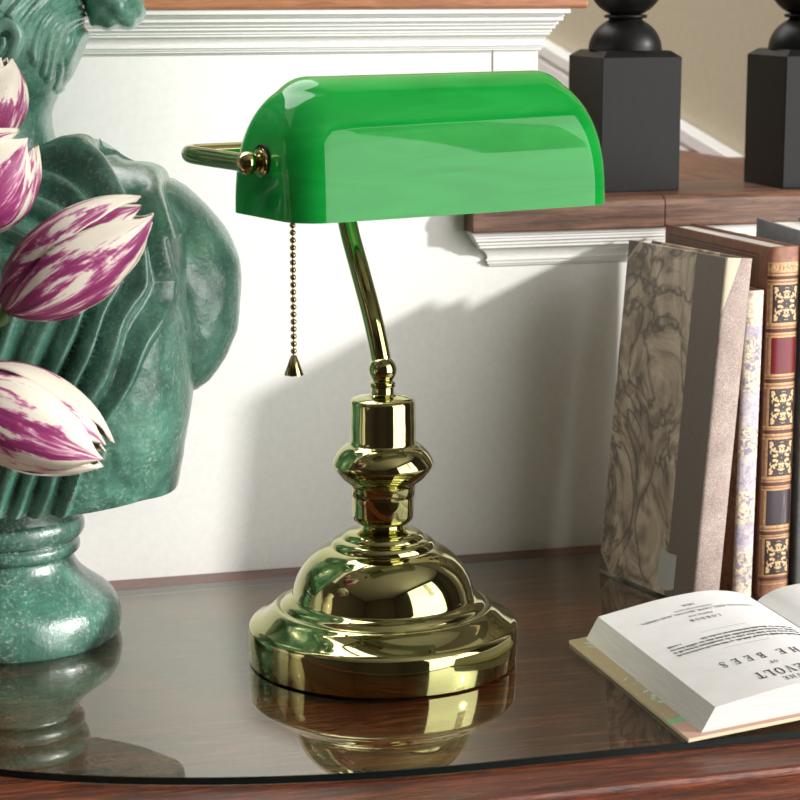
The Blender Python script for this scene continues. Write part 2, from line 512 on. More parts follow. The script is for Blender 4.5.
for lx in (-0.545, 0.725):
    for ly in (-0.21, 0.16):
        G().lathe([(0.018, 0), (0.02, 0.03), (0.014, 0.06), (0.022, 0.3), (0.026, 0.5), (0.018, 0.56), (0.028, 0.58), (0.028, 0.62)], 24, (lx, ly, 0)).build('leg', M['mahogany'], tb, smooth=True, sharp=40)

# glass sheet with rounded left end, resting on the wood
pts = []
for i in range(41):                # front edge right -> left, round the end, back edge
    a = math.pi / 2 * i / 40
    pts.append((-0.33 * math.sin(a), -0.1868 * math.cos(a)))
for i in range(1, 41):
    a = math.pi / 2 * i / 40
    pts.append((-0.33 * math.cos(a) ** (2 / 3.0), 0.1895 * math.sin(a) ** (2 / 3.0)))
outline = [(0.72, -0.1868)] + pts + [(0.72, 0.1895)]
n = len(outline)
gv = [(x, y, GT + 0.0002) for x, y in outline] + [(x, y, -0.0003) for x, y in outline] + [(x * 0.9995, y * 0.9985, 0.0) for x, y in outline]
gf = [tuple(range(n)), tuple(range(2 * n, 3 * n))]
gm = [2, 0]
for i in range(n):
    j = (i + 1) % n
    gf += [(i, j, n + j, n + i), (n + i, n + j, 2 * n + j, 2 * n + i)]; gm += [1, 1]
gs = mesh_obj('glass_sheet', gv, gf, [M['glass'], M['glassedge'], M['glassunder']], midx=gm)
tag(gs, 'smoked reflective glass sheet with rounded end lying on the mahogany table', 'glass top')

# ------------------------------------------------------------------ desk lamp
LROT = R(16.24)
lamp = thing('desk_lamp', 'polished brass banker desk lamp with green glass shade standing on the glass', 'lamp', (0, 0, 0))
foot = [(0, 0.0006), (0.0785, 0.0006), (0.0797, 0.0012), (0.0800, 0.005), (0.0800, 0.0205), (0.0794, 0.0222), (0.0778, 0.0238), (0.0765, 0.0245), (0.0715, 0.0272), (0.0672, 0.0308), (0.0645, 0.0332), (0.0622, 0.0342),
        (0.0612, 0.0338), (0.0606, 0.0340), (0.0600, 0.0352), (0.0585, 0.0368), (0.0562, 0.0382), (0.0545, 0.0392), (0.0540, 0.0398), (0.0538, 0.0410), (0.0528, 0.0452), (0.0508, 0.0508), (0.0474, 0.0568), (0.0428, 0.0622), (0.0378, 0.0662), (0.0338, 0.0684), (0.0318, 0.0690),
        (0.0308, 0.0692), (0.0306, 0.0700), (0.0296, 0.0722), (0.0276, 0.0736), (0.0254, 0.0742), (0.0244, 0.0744), (0.0240, 0.0752), (0.0228, 0.0768), (0.0208, 0.0780), (0.0188, 0.0786), (0.0150, 0.0790), (0.0132, 0.0798), (0.0122, 0.0815), (0.0118, 0.0835), (0.0, 0.0835)]
G().lathe(foot, 128).build('base', M['brass'], lamp, smooth=True, sharp=50)
G().lathe([(0, 0.0), (0.0765, 0.0), (0.0770, 0.0007), (0, 0.0007)], 96).build('felt_pad', M['rubber'], lamp)
body = [(0.0, 0.0825), (0.0125, 0.0825), (0.0155, 0.0832), (0.0176, 0.0855), (0.0182, 0.0885), (0.0184, 0.0990), (0.0184, 0.0998), (0.0189, 0.1003), (0.0190, 0.1050), (0.0192, 0.1066), (0.0215, 0.1080), (0.0248, 0.1108), (0.0278, 0.1146), (0.0294, 0.1172), (0.0299, 0.1184), (0.0297, 0.1196),
        (0.0286, 0.1220), (0.0266, 0.1254), (0.0240, 0.1282), (0.0214, 0.1302), (0.0200, 0.1308), (0.0194, 0.1316), (0.0192, 0.1340), (0.0194, 0.1420), (0.0190, 0.1480), (0.0190, 0.1545), (0.0187, 0.1562), (0.0176, 0.1574), (0.0120, 0.1590), (0.0070, 0.1598), (0.0066, 0.1606), (0.0066, 0.1650), (0.0, 0.1650)]
G().lathe(body, 96).build('stem_body', M['brass'], lamp, smooth=True, sharp=55)
br = 0.0082
kn = [(0, 0.1640), (0.0070, 0.1640), (0.0076, 0.1646), (0.0076, 0.1652), (0.0070, 0.1656), (0.0076, 0.1660), (0.0076, 0.1668), (0.0066, 0.1674), (0.0060, 0.1680)]
for i in range(1, 14):
    a = math.pi * (0.22 + 0.78 * i / 13)
    kn.append((br * math.sin(a) if i < 13 else 0.0, 0.1742 - br * math.cos(a)))
G().lathe(kn, 48).build('ball_joint', M['brass'], lamp, smooth=True, sharp=50)
ex = Vector((math.cos(LROT), math.sin(LROT), 0)); fx = Vector((math.sin(LROT), -math.cos(LROT), 0)); uz = Vector((0, 0, 1))
L3 = lambda e, f, z: ex * e + fx * f + uz * z
PIV_F, PIV_Z = 0.0422, 0.3020
BAR_F = PIV_F - 0.077
arm_pts = spline([L3(0, 0.001, 0.170), L3(0, -0.003, 0.184), L3(0, -0.012, 0.205), L3(0, -0.025, 0.229), L3(0, -0.0365, 0.250), L3(0, -0.0425, 0.266), L3(0, -0.0430, 0.282), L3(0, -0.036, 0.296), L3(0, BAR_F, PIV_Z)], 48)
G().tube(arm_pts, 0.0058, 24).build('arm', M['brass'], lamp, smooth=True, sharp=60)
SH_L, SH_D = 0.1031, 0.0432         # half length, half depth
yk = []
for sgn in (-1, 1):
    x_ = sgn * (SH_L + 0.0064)
    yk.append([L3(x_, PIV_F, PIV_Z), L3(x_, PIV_F - 0.02, PIV_Z), L3(x_, PIV_F - 0.053, PIV_Z + 0.0), L3(x_ * 0.99, PIV_F - 0.068, PIV_Z), L3(x_ * 0.955, PIV_F - 0.0756, PIV_Z), L3(x_ * 0.88, BAR_F, PIV_Z)])
path = yk[0] + [L3(-0.05, BAR_F, PIV_Z), L3(0.05, BAR_F, PIV_Z)] + yk[1][::-1]
G().tube(spline(path, 120), 0.0050, 20).build('yoke', M['brass'], lamp, smooth=True, sharp=60)
rot_to = lambda d: Vector((0, 0, 1)).rotation_difference(d).to_matrix()
for sgn in (-1, 1):
    c = L3(sgn * (SH_L + 0.0064), PIV_F, PIV_Z)
    g = G(); pr_ = []
    # ball finial then a stepped washer towards the shade
    for i in range(13):
        a = math.pi * i / 12 * 0.78
        pr_.append((0.0064 * math.sin(a), 0.0064 * math.cos(a)))
    pr_ += [(0.0040, -0.0054), (0.0060, -0.0058), (0.0068, -0.0064), (0.0068, -0.0070), (0.0080, -0.0073), (0.0082, -0.0082), (0.0, -0.0082)]
    mrot = rot_to(ex * sgn)
    g.lathe(pr_[::-1], 32)
    g.v = [tuple(c + mrot @ Vector(p)) for p in g.v]
    g.build('pivot_knob', M['brass'], lamp, smooth=True, sharp=45)
    g = G().lathe([(0, -0.0098), (0.0096, -0.0098), (0.0096, -0.0080), (0, -0.0080)], 32)
    g.v = [tuple(c + mrot @ Vector(p)) for p in g.v]
    g.build('washer', M['rubber'], lamp, smooth=True, sharp=45)
# shade: long bread-loaf dome, open below
def shade_grid(off, nv=44, nc=14):
    v = []; f = []
    def outline(hl, hd, rc):
        rc = min(rc, hd * 0.999); out = []
        for sx, sy, a0 in ((1, -1, -90), (1, 1, 0), (-1, 1, 90), (-1, -1, 180)):
            for i in range(nc):
                a = R(a0 + 90 * i / (nc - 1))
                out.append((sx * (hl - rc) + rc * math.cos(a), sy * (hd - rc) + rc * math.sin(a)))
            # points along the straight run to the next corner
            nx = {(1, -1): (1, 1), (1, 1): (-1, 1), (-1, 1): (-1, -1), (-1, -1): (1, -1)}[(sx, sy)]
            a = R(a0 + 90); p0 = (sx * (hl - rc) + rc * math.cos(a), sy * (hd - rc) + rc * math.sin(a))
            p1 = (nx[0] * (hl - rc) + rc * math.cos(a), nx[1] * (hd - rc) + rc * math.sin(a))
            for k in range(1, 10): out.append((p0[0] + (p1[0] - p0[0]) * k / 10, p0[1] + (p1[1] - p0[1]) * k / 10))
        return out
    for j in range(nv + 1):
        zz = math.sin(math.pi / 2 * j / nv)
        k = max(0.0, 1 - zz ** 2.35) ** (1 / 2.15)
        q = max(0.0, 1 - zz ** 3.0) ** 0.5
        ol = outline((SH_L - off) - 0.0297 * (1 - q), max(1e-5, (SH_D - off) * k), 0.0190 + 0.006 * (1 - q))
        nu = len(ol)
        for x, y in ol: v.append(L3(x + 0.0011, PIV_F + y, 0.2727 + (0.074 - off) * zz))
    for j in range(nv):
        for i in range(nu):
            i2 = (i + 1) % nu
            f.append((j * nu + i, j * nu + i2, (j + 1) * nu + i2, (j + 1) * nu + i))
    return v, f, nu, nv
v1, f1, nu, nv = shade_grid(0.0); v2, f2, _, _ = shade_grid(0.0032)
g = G(); g.add(v1, f1, 0); g.add(v2, [q[::-1] for q in f2], 1)
o2 = len(v1)
g.f += [(i, o2 + i, o2 + (i + 1) % nu, (i + 1) % nu) for i in range(nu)]; g.mi += [0] * nu
me = g.build('lamp_shade', [M['green'], M['opal']], lamp, smooth=True, sharp=60)
# socket and bulb under the shade, pull chain
g = G().tube([L3(-0.098, PIV_F, PIV_Z - 0.004), L3(-0.03, PIV_F, PIV_Z - 0.004)], 0.014, 24)
g.build('bulb_socket', M['brassdark'], lamp, smooth=True, sharp=50)
g = G().tube([L3(-0.031, PIV_F, PIV_Z - 0.004), L3(-0.02, PIV_F, PIV_Z - 0.004), L3(0.0, PIV_F, PIV_Z - 0.004), L3(0.03, PIV_F, PIV_Z - 0.004), L3(0.05, PIV_F, PIV_Z - 0.004), L3(0.056, PIV_F, PIV_Z - 0.004)], [0.011, 0.014, 0.0165, 0.0165, 0.010, 0.002], 24)
g.build('light_bulb', M['opal'], lamp, smooth=True, sharp=60)
CH = L3(-0.0815, PIV_F - 0.002, 0)
ztop, zbell = PIV_Z - 0.018, 0.1962
ch = G().tube([(CH.x, CH.y, ztop), (CH.x, CH.y, zbell - 0.001)], 0.0005, 8).build('pull_chain', M['brassdark'], lamp)
bead = None
pitch_ = 0.00405
zc = zbell + 0.0022; k = 0
while zc < ztop:
    if bead is None:
        bead = G().ball((0, 0, 0), 0.00172, 16, 10).build('bead', M['brassdark'], ch, smooth=True); b = bead
    else:
        b = bead.copy(); col.objects.link(b); b.parent = ch
    b.location = (CH.x, CH.y, zc); zc += pitch_
G().lathe([(0.0046, -0.0108), (0.0052, -0.0110), (0.0052, -0.0104), (0.0016, -0.0004), (0.0010, 0.0), (0.0, 0.0)], 32, (CH.x, CH.y, zbell)).build('pull_bell', M['brassdark'], ch, smooth=True, sharp=40)

# ------------------------------------------------------------------ bust
BC = Vector((-0.206, 0.111, 0.0))
bust = thing('bronze_bust', 'green patinated bronze bust with draped shoulders on round socle beside the tulips', 'bust', BC, -YAW)
def upx(px_, py_):
    """lateral offset and height, on the upright plane through the bust that faces the viewer"""
    Hd = Vector((math.sin(YAW), math.cos(YAW), 0)); Rt = Vector((math.cos(YAW), -math.sin(YAW), 0)); Zu = Vector((0, 0, 1))
    d_ = (Hd * math.cos(PITCH) - Zu * math.sin(PITCH)) * F_PX + Rt * (px_ - 400) + (Zu * math.cos(PITCH) + Hd * math.sin(PITCH)) * (400 - py_)
    k = (BC - CAM).dot(Hd) / d_.dot(Hd)
    p = CAM + d_ * k
    return (p - BC).dot(Rt), p.z
zpx = lambda y: upx(15, y)[1]
socle = [(0.0635, 0.0), (0.0650, 0.003), (0.0660, 0.008), (0.0655, 0.014), (0.0640, 0.0195), (0.0612, 0.0245), (0.0565, 0.0290), (0.0500, 0.0336), (0.0440, 0.0385), (0.0398, 0.0435), (0.0376, 0.0480), (0.0372, 0.0510), (0.0392, 0.0522), (0.0412, 0.0545), (0.0412, 0.0580), (0.0398, 0.0600),
         (0.0394, 0.0612), (0.0420, 0.0628), (0.0440, 0.0660), (0.0444, 0.0700), (0.0434, 0.0735), (0.0416, 0.0755), (0.0412, 0.0780), (0.0416, 0.0860), (0.0430, 0.0960), (0.0, 0.0970)]
pf = spline(socle, 140)
g = G().lathe([(0, 0)] + [(max(0, float(p[0])), max(0.0, float(p[1]))) for p in pf], 96)
g.v = [(x * (1 + 0.012 * (vnoise(z * 60, math.atan2(y, x) * 2) - 0.5)), y * (1 + 0.012 * (vnoise(z * 60, math.atan2(y, x) * 2) - 0.5)), z) for x, y, z in g.v]
g.build('socle', M['patina_dark'], bust, smooth=True, sharp=70)

def fold_depth(px_, py_):
    """drapery folds: arcs sweeping over the shoulder and down to the left, in picture coordinates"""
    dx = px_ - 20; dy = py_ - 270
    r = math.hypot(dx, dy) if dy < 0 else dx + 0.36 * dy + 0.0006 * dy * dy
    r += 7 * (vnoise(px_ / 45, py_ / 60, 3) - 0.5) * 2
    s_ = r / 25.0 + 0.15 * math.sin(r / 17.0)
    k = s_ - math.floor(s_)
    ridge = (0.5 - 0.5 * math.cos(2 * math.pi * k)) ** 0.75            # rounded fold, sharp valley
    amp = (0.6 + 0.8 * vnoise(math.floor(s_) * 3.7, py_ / 120, 5)) * (1 - 0.5 * min(1, max(0, (dy - 60) / 90)) * min(1, max(0, (95 - px_) / 40)))
    env = min(1, max(0, (r - 10) / 35)) if dy < 0 else 1.0
    if r > 158: 
        env *= max(0.0, 1 - (r - 158) / 6) if py_ > 230 else 1
    f2 = abs(math.sin(r / 7.3 + 3 * vnoise(px_ / 40, py_ / 60, 6))) ** 0.6 * 0.0016 * vnoise(px_ / 50, py_ / 70, 12)
    return f2 * env + (ridge * 0.0130 * amp - 0.007) * env + 0.0009 * (vnoise(px_ / 7, py_ / 12, 9) - 0.5)
def loft(rows, nu, disp, up=0.0):
    """rows: (z, left px, right px, half depth, y centre); disp(px,py,side)->m"""
    v = []; f = []
    for (py_, lp, rp, hd_, yc, pw) in rows:
        cx = (lp + rp) / 2; hw = (rp - lp) / 2
        for i in range(nu):
            a = 2 * math.pi * i / nu
            ca, sa = math.cos(a), math.sin(a)
            ux = ca; uy = math.copysign(max(0.0, 1 - abs(ca) ** (2 / pw)) ** (pw / 2), sa)
            px_ = cx + hw * ux
            d_ = disp(px_, py_, uy)
            nx, ny = ca, sa
            u_, z_ = upx(px_, py_)
            z_ += up * d_ * max(0.0, min(1.0, (215 - py_) / 50))
            v.append((u_ + nx * d_ * 0.7, yc + uy * hd_ + ny * d_, z_))
    m = len(rows)
    for j in range(m - 1):
        for i in range(nu):
            i2 = (i + 1) % nu
            f.append((j * nu + i, j * nu + i2, (j + 1) * nu + i2, (j + 1) * nu + i))
    f.append(tuple(range(nu))); f.append(tuple((m - 1) * nu + i for i in range(nu)))
    return v, f
def rows_from(table, n):
    ys = [r[0] for r in table]; out = []
    yy = np.linspace(ys[0], ys[-1], n)
    sp = [spline([(r[0],) + tuple(r[1:]) for r in table], 400)]
    arr = np.array(sp[0])
    for y in yy:
        out.append((float(y),) + tuple(float(np.interp(y, arr[:, 0], arr[:, c])) for c in range(1, arr.shape[1])))
    return out
# torso under drapery (picture rows from shoulder to hem)
tt = [(147, -10, 92, 0.030, 0.012, 0.9), (150, -40, 112, 0.042, 0.010, 0.85), (158, -72, 124, 0.054, 0.006, 0.8), (172, -105, 146, 0.064, 0.002, 0.78), (190, -128, 168, 0.070, -0.002, 0.75),
      (215, -142, 182, 0.076, -0.004, 0.72), (245, -148, 188, 0.079, -0.005, 0.72), (290, -150, 189, 0.081, -0.006, 0.72), (330, -152, 193, 0.081, -0.006, 0.72), (385, -150, 193, 0.078, -0.006, 0.72), (430, -146, 187, 0.072, -0.005, 0.72), (468, -140, 181, 0.064, -0.003, 0.74), (484, -134, 178, 0.058, -0.002, 0.76)]
v, f = loft(rows_from(tt, 300), 460, lambda px_, py_, s: fold_depth(px_, py_) if s < 0.3 else 0.3 * fold_depth(px_, py_), 0.9)
nv_ = []
for (x, y, z) in v:                # the hem sweeps down towards the middle
    if z < 0.125:
        k = (0.125 - z) / 0.03
        z -= k * 0.0075 * max(0.0, 1 - (x / 0.085) ** 2)
    nv_.append((x, y, z))
mesh_obj('draped_torso', nv_, f, M['patina'], bust, smooth=True, sharp=80)
# cut-off upper arm behind the drapery
ta = [(184, 150, 172, 0.014, 0.026, 1), (192, 132, 186, 0.026, 0.026, 1), (212, 118, 206, 0.034, 0.027, 1), (245, 112, 228, 0.038, 0.028, 1), (285, 112, 238, 0.040, 0.028, 1), (335, 118, 234, 0.038, 0.027, 1), (365, 128, 222, 0.034, 0.026, 1), (385, 145, 208, 0.024, 0.025, 1), (395, 165, 196, 0.012, 0.024, 1)]
v, f = loft(rows_from(ta, 70), 96, lambda px_, py_, s: 0.0022 * math.sin((px_ - 0.35 * py_) / 11) * max(0, min(1, (330 - py_) / 90)) + 0.0012 * (vnoise(px_ / 9, py_ / 14, 2) - 0.5))
mesh_obj('upper_arm', v, f, M['patina'], bust, smooth=True, sharp=80)
# neck and head, with hair drawn back to a bun
def head_disp(px_, py_, s):
    d_ = 0.0004 * (vnoise(px_ / 5, py_ / 5, 4) - 0.5)
    return d_
th_ = [(-150, 0, 22, 0.012, 0.0, 1), (-140, -40, 48, 0.038, 0.0, 1), (-115, -66, 70, 0.055, 0.0, 1), (-80, -82, 82, 0.064, 0.0, 1), (-40, -88, 86, 0.068, 0.0, 1), (0, -88, 82, 0.068, 0.0, 1), (25, -85, 83, 0.064, 0.0, 1), (50, -78, 78, 0.056, 0.001, 1), (75, -66, 67, 0.046, 0.003, 1), (95, -52, 57, 0.038, 0.006, 1), (112, -46, 50, 0.034, 0.008, 1), (130, -46, 50, 0.034, 0.009, 1), (148, -52, 56, 0.036, 0.010, 1), (160, -62, 66, 0.040, 0.010, 1), (175, -80, 84, 0.045, 0.008, 1)]
v, f = loft(rows_from(th_, 120), 120, head_disp)
hd_o = mesh_obj('head', v, f, M['patina_light'], bust, smooth=True, sharp=80)
# face turned away to the left: brow, nose, lips, chin
g = G()
def blob(px_, py_, yc, rx, ry, rz): g.ball((upx(px_, py_)[0], yc, zpx(py_)), 1.0, 20, 12, 0, (rx, ry, rz))
blob(-86, 62, -0.006, 0.014, 0.013, 0.012); blob(-104, 18, -0.008, 0.012, 0.008, 0.019); blob(-97, 42, -0.007, 0.009, 0.012, 0.006); blob(-92, -14, -0.010, 0.012, 0.026, 0.008)
g.build('face', M['patina_light'], hd_o, smooth=True)
def hair_disp(px_, py_, s):
    thr = 26 + (py_ - 20) * 0.40 if py_ > 15 else 24 - (15 - py_) * 1.3
    mask = min(1.0, max(0.0, (px_ - thr) / 9 + 0.5)) if s < 0.75 else 1.0
    mask *= min(1.0, max(0.0, (116 - py_) / 26))
    q = 0.86 * px_ + 0.505 * py_               # across the strands, which run up to the right
    w = 0.505 * px_ - 0.86 * py_
    q += 4 * math.sin(w / 17 + 1.0) + 7 * (vnoise(px_ / 22, py_ / 22, 8) - 0.5)
    k = abs(math.sin(q / 4.6)) ** 0.8
    k2 = abs(math.sin(q / 1.9 + 2 + 2 * vnoise(px_ / 14, py_ / 14, 2)))
    return mask * (0.0048 * k * (0.5 + 0.9 * vnoise(q / 9, w / 40, 7)) + 0.0020 * k2 - 0.0026) - 0.0030 * (1 - mask)
v, f = loft(rows_from([r for r in th_ if r[0] <= 130], 230), 300, hair_disp)
hr = mesh_obj('hair', v, f, M['patina_light'], bust, smooth=True, sharp=80)
g = G()
nu_, nv2 = 64, 40
bv = []
for i in range(nv2 + 1):
    ph = math.pi * i / nv2
    for k in range(nu_):
        a = 2 * math.pi * k / nu_
        x = math.sin(ph) * math.cos(a); y = math.sin(ph) * math.sin(a); z = -math.cos(ph)
        if z < -0.6: z = -0.6 + (z + 0.6) * 0.35
        s_ = 1 + 0.10 * abs(math.sin(4.0 * (x * 0.8 + z) + 2 * y)) + 0.03 * math.sin(9 * (z - x))
        bv.append((upx(114, 0)[0] + 0.0165 * x * s_, 0.006 + 0.024 * y * s_, zpx(0) + 0.0225 * z * s_))
bf = [(i * nu_ + k, i * nu_ + (k + 1) % nu_, (i + 1) * nu_ + (k + 1) % nu_, (i + 1) * nu_ + k) for i in range(nv2) for k in range(nu_)]
mesh_obj('hair_bun', bv, bf, M['patina_light'], hr, smooth=True)
g = G()
ear = [(8, 66), (20, 62), (31, 50), (36, 36), (33, 25), (24, 21), (15, 26), (11, 38), (16, 48), (22, 42), (22, 34)]
ep = []
for i, (x, y) in enumerate(ear):
    ep.append((upx(x, y)[0], -0.0625 + 0.0 * i + (0.0045 if y > 55 else 0), zpx(y)))
g.tube(spline(ep, 60), [0.0015 + 0.0026 * math.sin(math.pi * min(1, (i + 6) / 66)) for i in range(61)], 14)
g.build('ear', M['patina_light'], hd_o, smooth=True)

# ------------------------------------------------------------------ tulips in a vase (vase stands left of the picture)
vase = thing('flower_vase', 'cream glazed vase on the table left of the bronze bust, holding the tulips', 'vase', (-0.395, -0.03, GT))
G().lathe([(0.0, 0.0), (0.036, 0.0), (0.040, 0.004), (0.052, 0.05), (0.055, 0.085), (0.046, 0.13), (0.032, 0.165), (0.030, 0.18), (0.037, 0.198), (0.035, 0.199), (0.027, 0.18), (0.029, 0.165), (0.042, 0.13), (0.040, 0.02), (0, 0.02)], 64).build('vase_body', M['vase'], vase, smooth=True, sharp=60)

TUL_T = [float(p[0]) for p in spline([(0, 0.16), (0.05, 0.42), (0.14, 0.70), (0.3, 0.93), (0.48, 1.0), (0.66, 0.93), (0.82, 0.74), (0.93, 0.50), (1.0, 0.30)], 60)]
TUL_R = [float(p[1]) for p in spline([(0, 0.16), (0.05, 0.42), (0.14, 0.70), (0.3, 0.93), (0.48, 1.0), (0.66, 0.93), (0.82, 0.74), (0.93, 0.50), (1.0, 0.30)], 60)]
def make_petal(parent, L, rmax, ang, width, seed, scale=1.0, tip_open=0.30, curl=0.0):
    nu_, nv_ = 18, 26
    rr = random.Random(seed)
    v = []; uv = []; f = []
    ph = rr.random() * 6
    for j in range(nv_ + 1):
        t_ = j / nv_
        rad = rmax * scale * float(np.interp(t_, TUL_T, TUL_R))
        wid = width * float(np.interp(t_, [0, 0.15, 0.4, 0.62, 0.78, 0.88, 0.95, 1.0], [0.55, 0.85, 1.0, 1.0, 0.92, 0.74, 0.46, 0.06])) * (1 + 0.10 * max(0, t_ - 0.7))
        zl = L * (t_ + 0.0)
        for i in range(nu_ + 1):
            s_ = i / nu_ * 2 - 1
            a = ang + s_ * wid
            edge = 1 + 0.05 * s_ * s_ * math.sin(t_ * 9 + ph) + 0.035 * math.cos(s_ * 7 + ph) * t_
            mid = 1 + 0.035 * (1 - abs(s_)) ** 3 * (t_ > 0.1)
            r_ = rad * edge * mid
            drop = -0.04 * L * (s_ * s_) * t_
            v.append((r_ * math.cos(a), r_ * math.sin(a), zl + drop)); uv.append((i / nu_, t_))
    for j in range(nv_):
        for i in range(nu_):
            f.append((j * (nu_ + 1) + i, j * (nu_ + 1) + i + 1, (j + 1) * (nu_ + 1) + i + 1, (j + 1) * (nu_ + 1) + i))
    o = mesh_obj('petal', v, f, M['petal_pale'] if seed // 10 in (2, 4) else M['petal'], parent, smooth=True, uvs=uv)
    s = o.modifiers.new('solid', 'SOLIDIFY'); s.thickness = 0.0009; s.offset = 0
    return o
def tulip(label, base, tip, rmax, seed, spin=0.0, tip_open=0.3):
    b = Vector(base); d_ = Vector(tip) - b; L = d_.length
    t_ = thing('tulip', label, 'flower', base, 0, 'streaked tulips in the vase')
    q = Vector((0, 0, 1)).rotation_difference(d_.normalized())
    t_.rotation_mode = 'QUATERNION'; t_.rotation_quaternion = q @ Matrix.Rotation(spin, 3, 'Z').to_quaternion()
    for k in range(3):
        make_petal(t_, L * 0.97, rmax, R(60 + 120 * k), 0.98, seed * 10 + k, 0.90, tip_open)
    for k in range(3):
        make_petal(t_, L, rmax, R(120 * k), 1.05, seed * 10 + 5 + k, 1.0, tip_open)
    # stem from the vase mouth to the foot of the flower
    inv = (Matrix.Translation(b) @ t_.rotation_quaternion.to_matrix().to_4x4()).inverted()
    vm = Vector((-0.395, -0.03, 0.19)); 
    off = Vector((0.0, {2: -0.0135, 1: -0.0045, 3: 0.0045, 4: 0.0135}[seed], 0))
    P = spline([vm + off * 0.95 - Vector((0, 0, 0.12)), vm + off, vm.lerp(b, 0.55) + Vector((0, 0, 0.035)), b - d_.normalized() * 0.012, b + d_.normalized() * 0.002], 40)
    G().tube([inv @ Vector(p) for p in P], 0.0032, 12).build('stem', M['stem'], t_, smooth=True, sharp=60)
    return t_
tulip('largest cream and magenta tulip pointing up right across the bust shoulder', (-0.2221, -0.0644, 0.2289), (-0.1470, -0.0753, 0.2800), 0.0245, 1, R(50), 0.34)
tulip('lowest cream tulip with purple flames drooping right in front of the bust chest', (-0.2510, -0.0651, 0.1895), (-0.1750, -0.0933, 0.1530), 0.0265, 2, R(10), 0.34)
tulip('magenta and white tulip at the left edge in front of the bust neck', (-0.2480, -0.0463, 0.2700), (-0.2060, -0.0520, 0.3165), 0.0245, 3, R(20), 0.34)
tulip('topmost pale tulip bud at the left edge beside the bust ear', (-0.2305, -0.0164, 0.3098), (-0.2131, -0.0138, 0.3570), 0.0195, 4, R(70), 0.34)

# ------------------------------------------------------------------ black candlesticks on the ledge
def candlestick(label, loc, rot):
    t_ = thing('candlestick', label, 'candlestick', loc, rot, 'black candlesticks on the walnut ledge')
    w = 0.0305
    g = G().prism([(-w, -w), (w, -w), (w, w), (-w, w)], 0, 0.0940)
    c_ = 0.0060
    v = [(sx * w, sy * w, 0.0940) for sx, sy in ((-1, -1), (1, -1), (1, 1), (-1, 1))] + [(sx * (w - c_), sy * (w - c_), 0.0985) for sx, sy in ((-1, -1), (1, -1), (1, 1), (-1, 1))]
    g.add(v, [(4, 5, 6, 7)] + [(i, (i + 1) % 4, 4 + (i + 1) % 4, 4 + i) for i in range(4)])
    g.f.pop(1); g.mi.pop(1)
    g.build('block', M['black'], t_, bevel=0.0006)
    rs = 0.0262
    pf = [(0, 0.0980)] + [(rs * math.cos(a), 0.0985 + 0.0235 * math.sin(a)) for a in np.linspace(0, R(62), 14)] + [(0.0115, 0.1212), (0, 0.1212)]
    G().lathe(pf, 48).build('half_ball', M['black'], t_, smooth=True, sharp=50)
    G().lathe([(0, 0.1208), (0.0142, 0.1208), (0.0155, 0.1216), (0.0155, 0.1226), (0.0142, 0.1234), (0, 0.1234)], 48).build('ring', M['black'], t_, smooth=True, sharp=60)
    pf = [(0, 0.1232)] + [(rs * math.cos(a), 0.1440 + 0.0225 * math.sin(a)) for a in np.linspace(R(-66), R(66), 24)] + [(0, 0.1648)]
    G().lathe(pf, 48).build('ball', M['black'], t_, smooth=True, sharp=50)
    G().lathe([(0, 0.1645), (0.015, 0.1645), (0.016, 0.168), (0.014, 0.171), (0.013, 0.21), (0.017, 0.225), (0.028, 0.232), (0.028, 0.236), (0.0, 0.236)], 48).build('cup', M['black'], t_, smooth=True, sharp=40)
    return t_
CR = R(2.5)
def from_corner(x, y, w=0.0305):
    return (x + w * math.cos(CR) - w * math.sin(CR), y + w * math.sin(CR) + w * math.cos(CR), LEDGE)
candlestick('black turned candlestick standing right behind the green lamp shade', from_corner(0.2249, 0.2394), CR)
candlestick('black turned candlestick on the ledge at the right edge, above the grey book', from_corner(0.3608, 0.2303), CR)

# ------------------------------------------------------------------ standing books
def board(g, x0, x1, D, H, mi=0):
    g.box(x0, x1, 0.0, D, 0.0, H, mi)
def half_spine(T, H, bulge, ns=14, zs=None, mids=None, x0=0.0, y0=0.0):
    """convex spine: grid along z, given row heights with a material per row"""
    zs = zs or [0, H]
    v = []; f = []; mi = []
    for z in zs:
        for i in range(ns + 1):
            a = math.pi * i / ns
            v.append((x0 + T / 2 - T / 2 * math.cos(a), y0 - bulge * math.sin(a) ** 0.8, z))
    for j in range(len(zs) - 1):
        for i in range(ns):
            f.append((j * (ns + 1) + i, j * (ns + 1) + i + 1, (j + 1) * (ns + 1) + i + 1, (j + 1) * (ns + 1) + i))
            mi.append(mids(j, i) if mids else 0)
    # closing faces: back, top, bottom
    nrow = ns + 1; J = len(zs) - 1
    f.append(tuple(range(nrow))); f.append(tuple(J * nrow + i for i in range(nrow))[::-1]); mi += [0, 0]
    for j in range(J): f.append((j * nrow, (j + 1) * nrow, (j + 1) * nrow + ns, j * nrow + ns)); mi.append(0)
    return v, f, mi
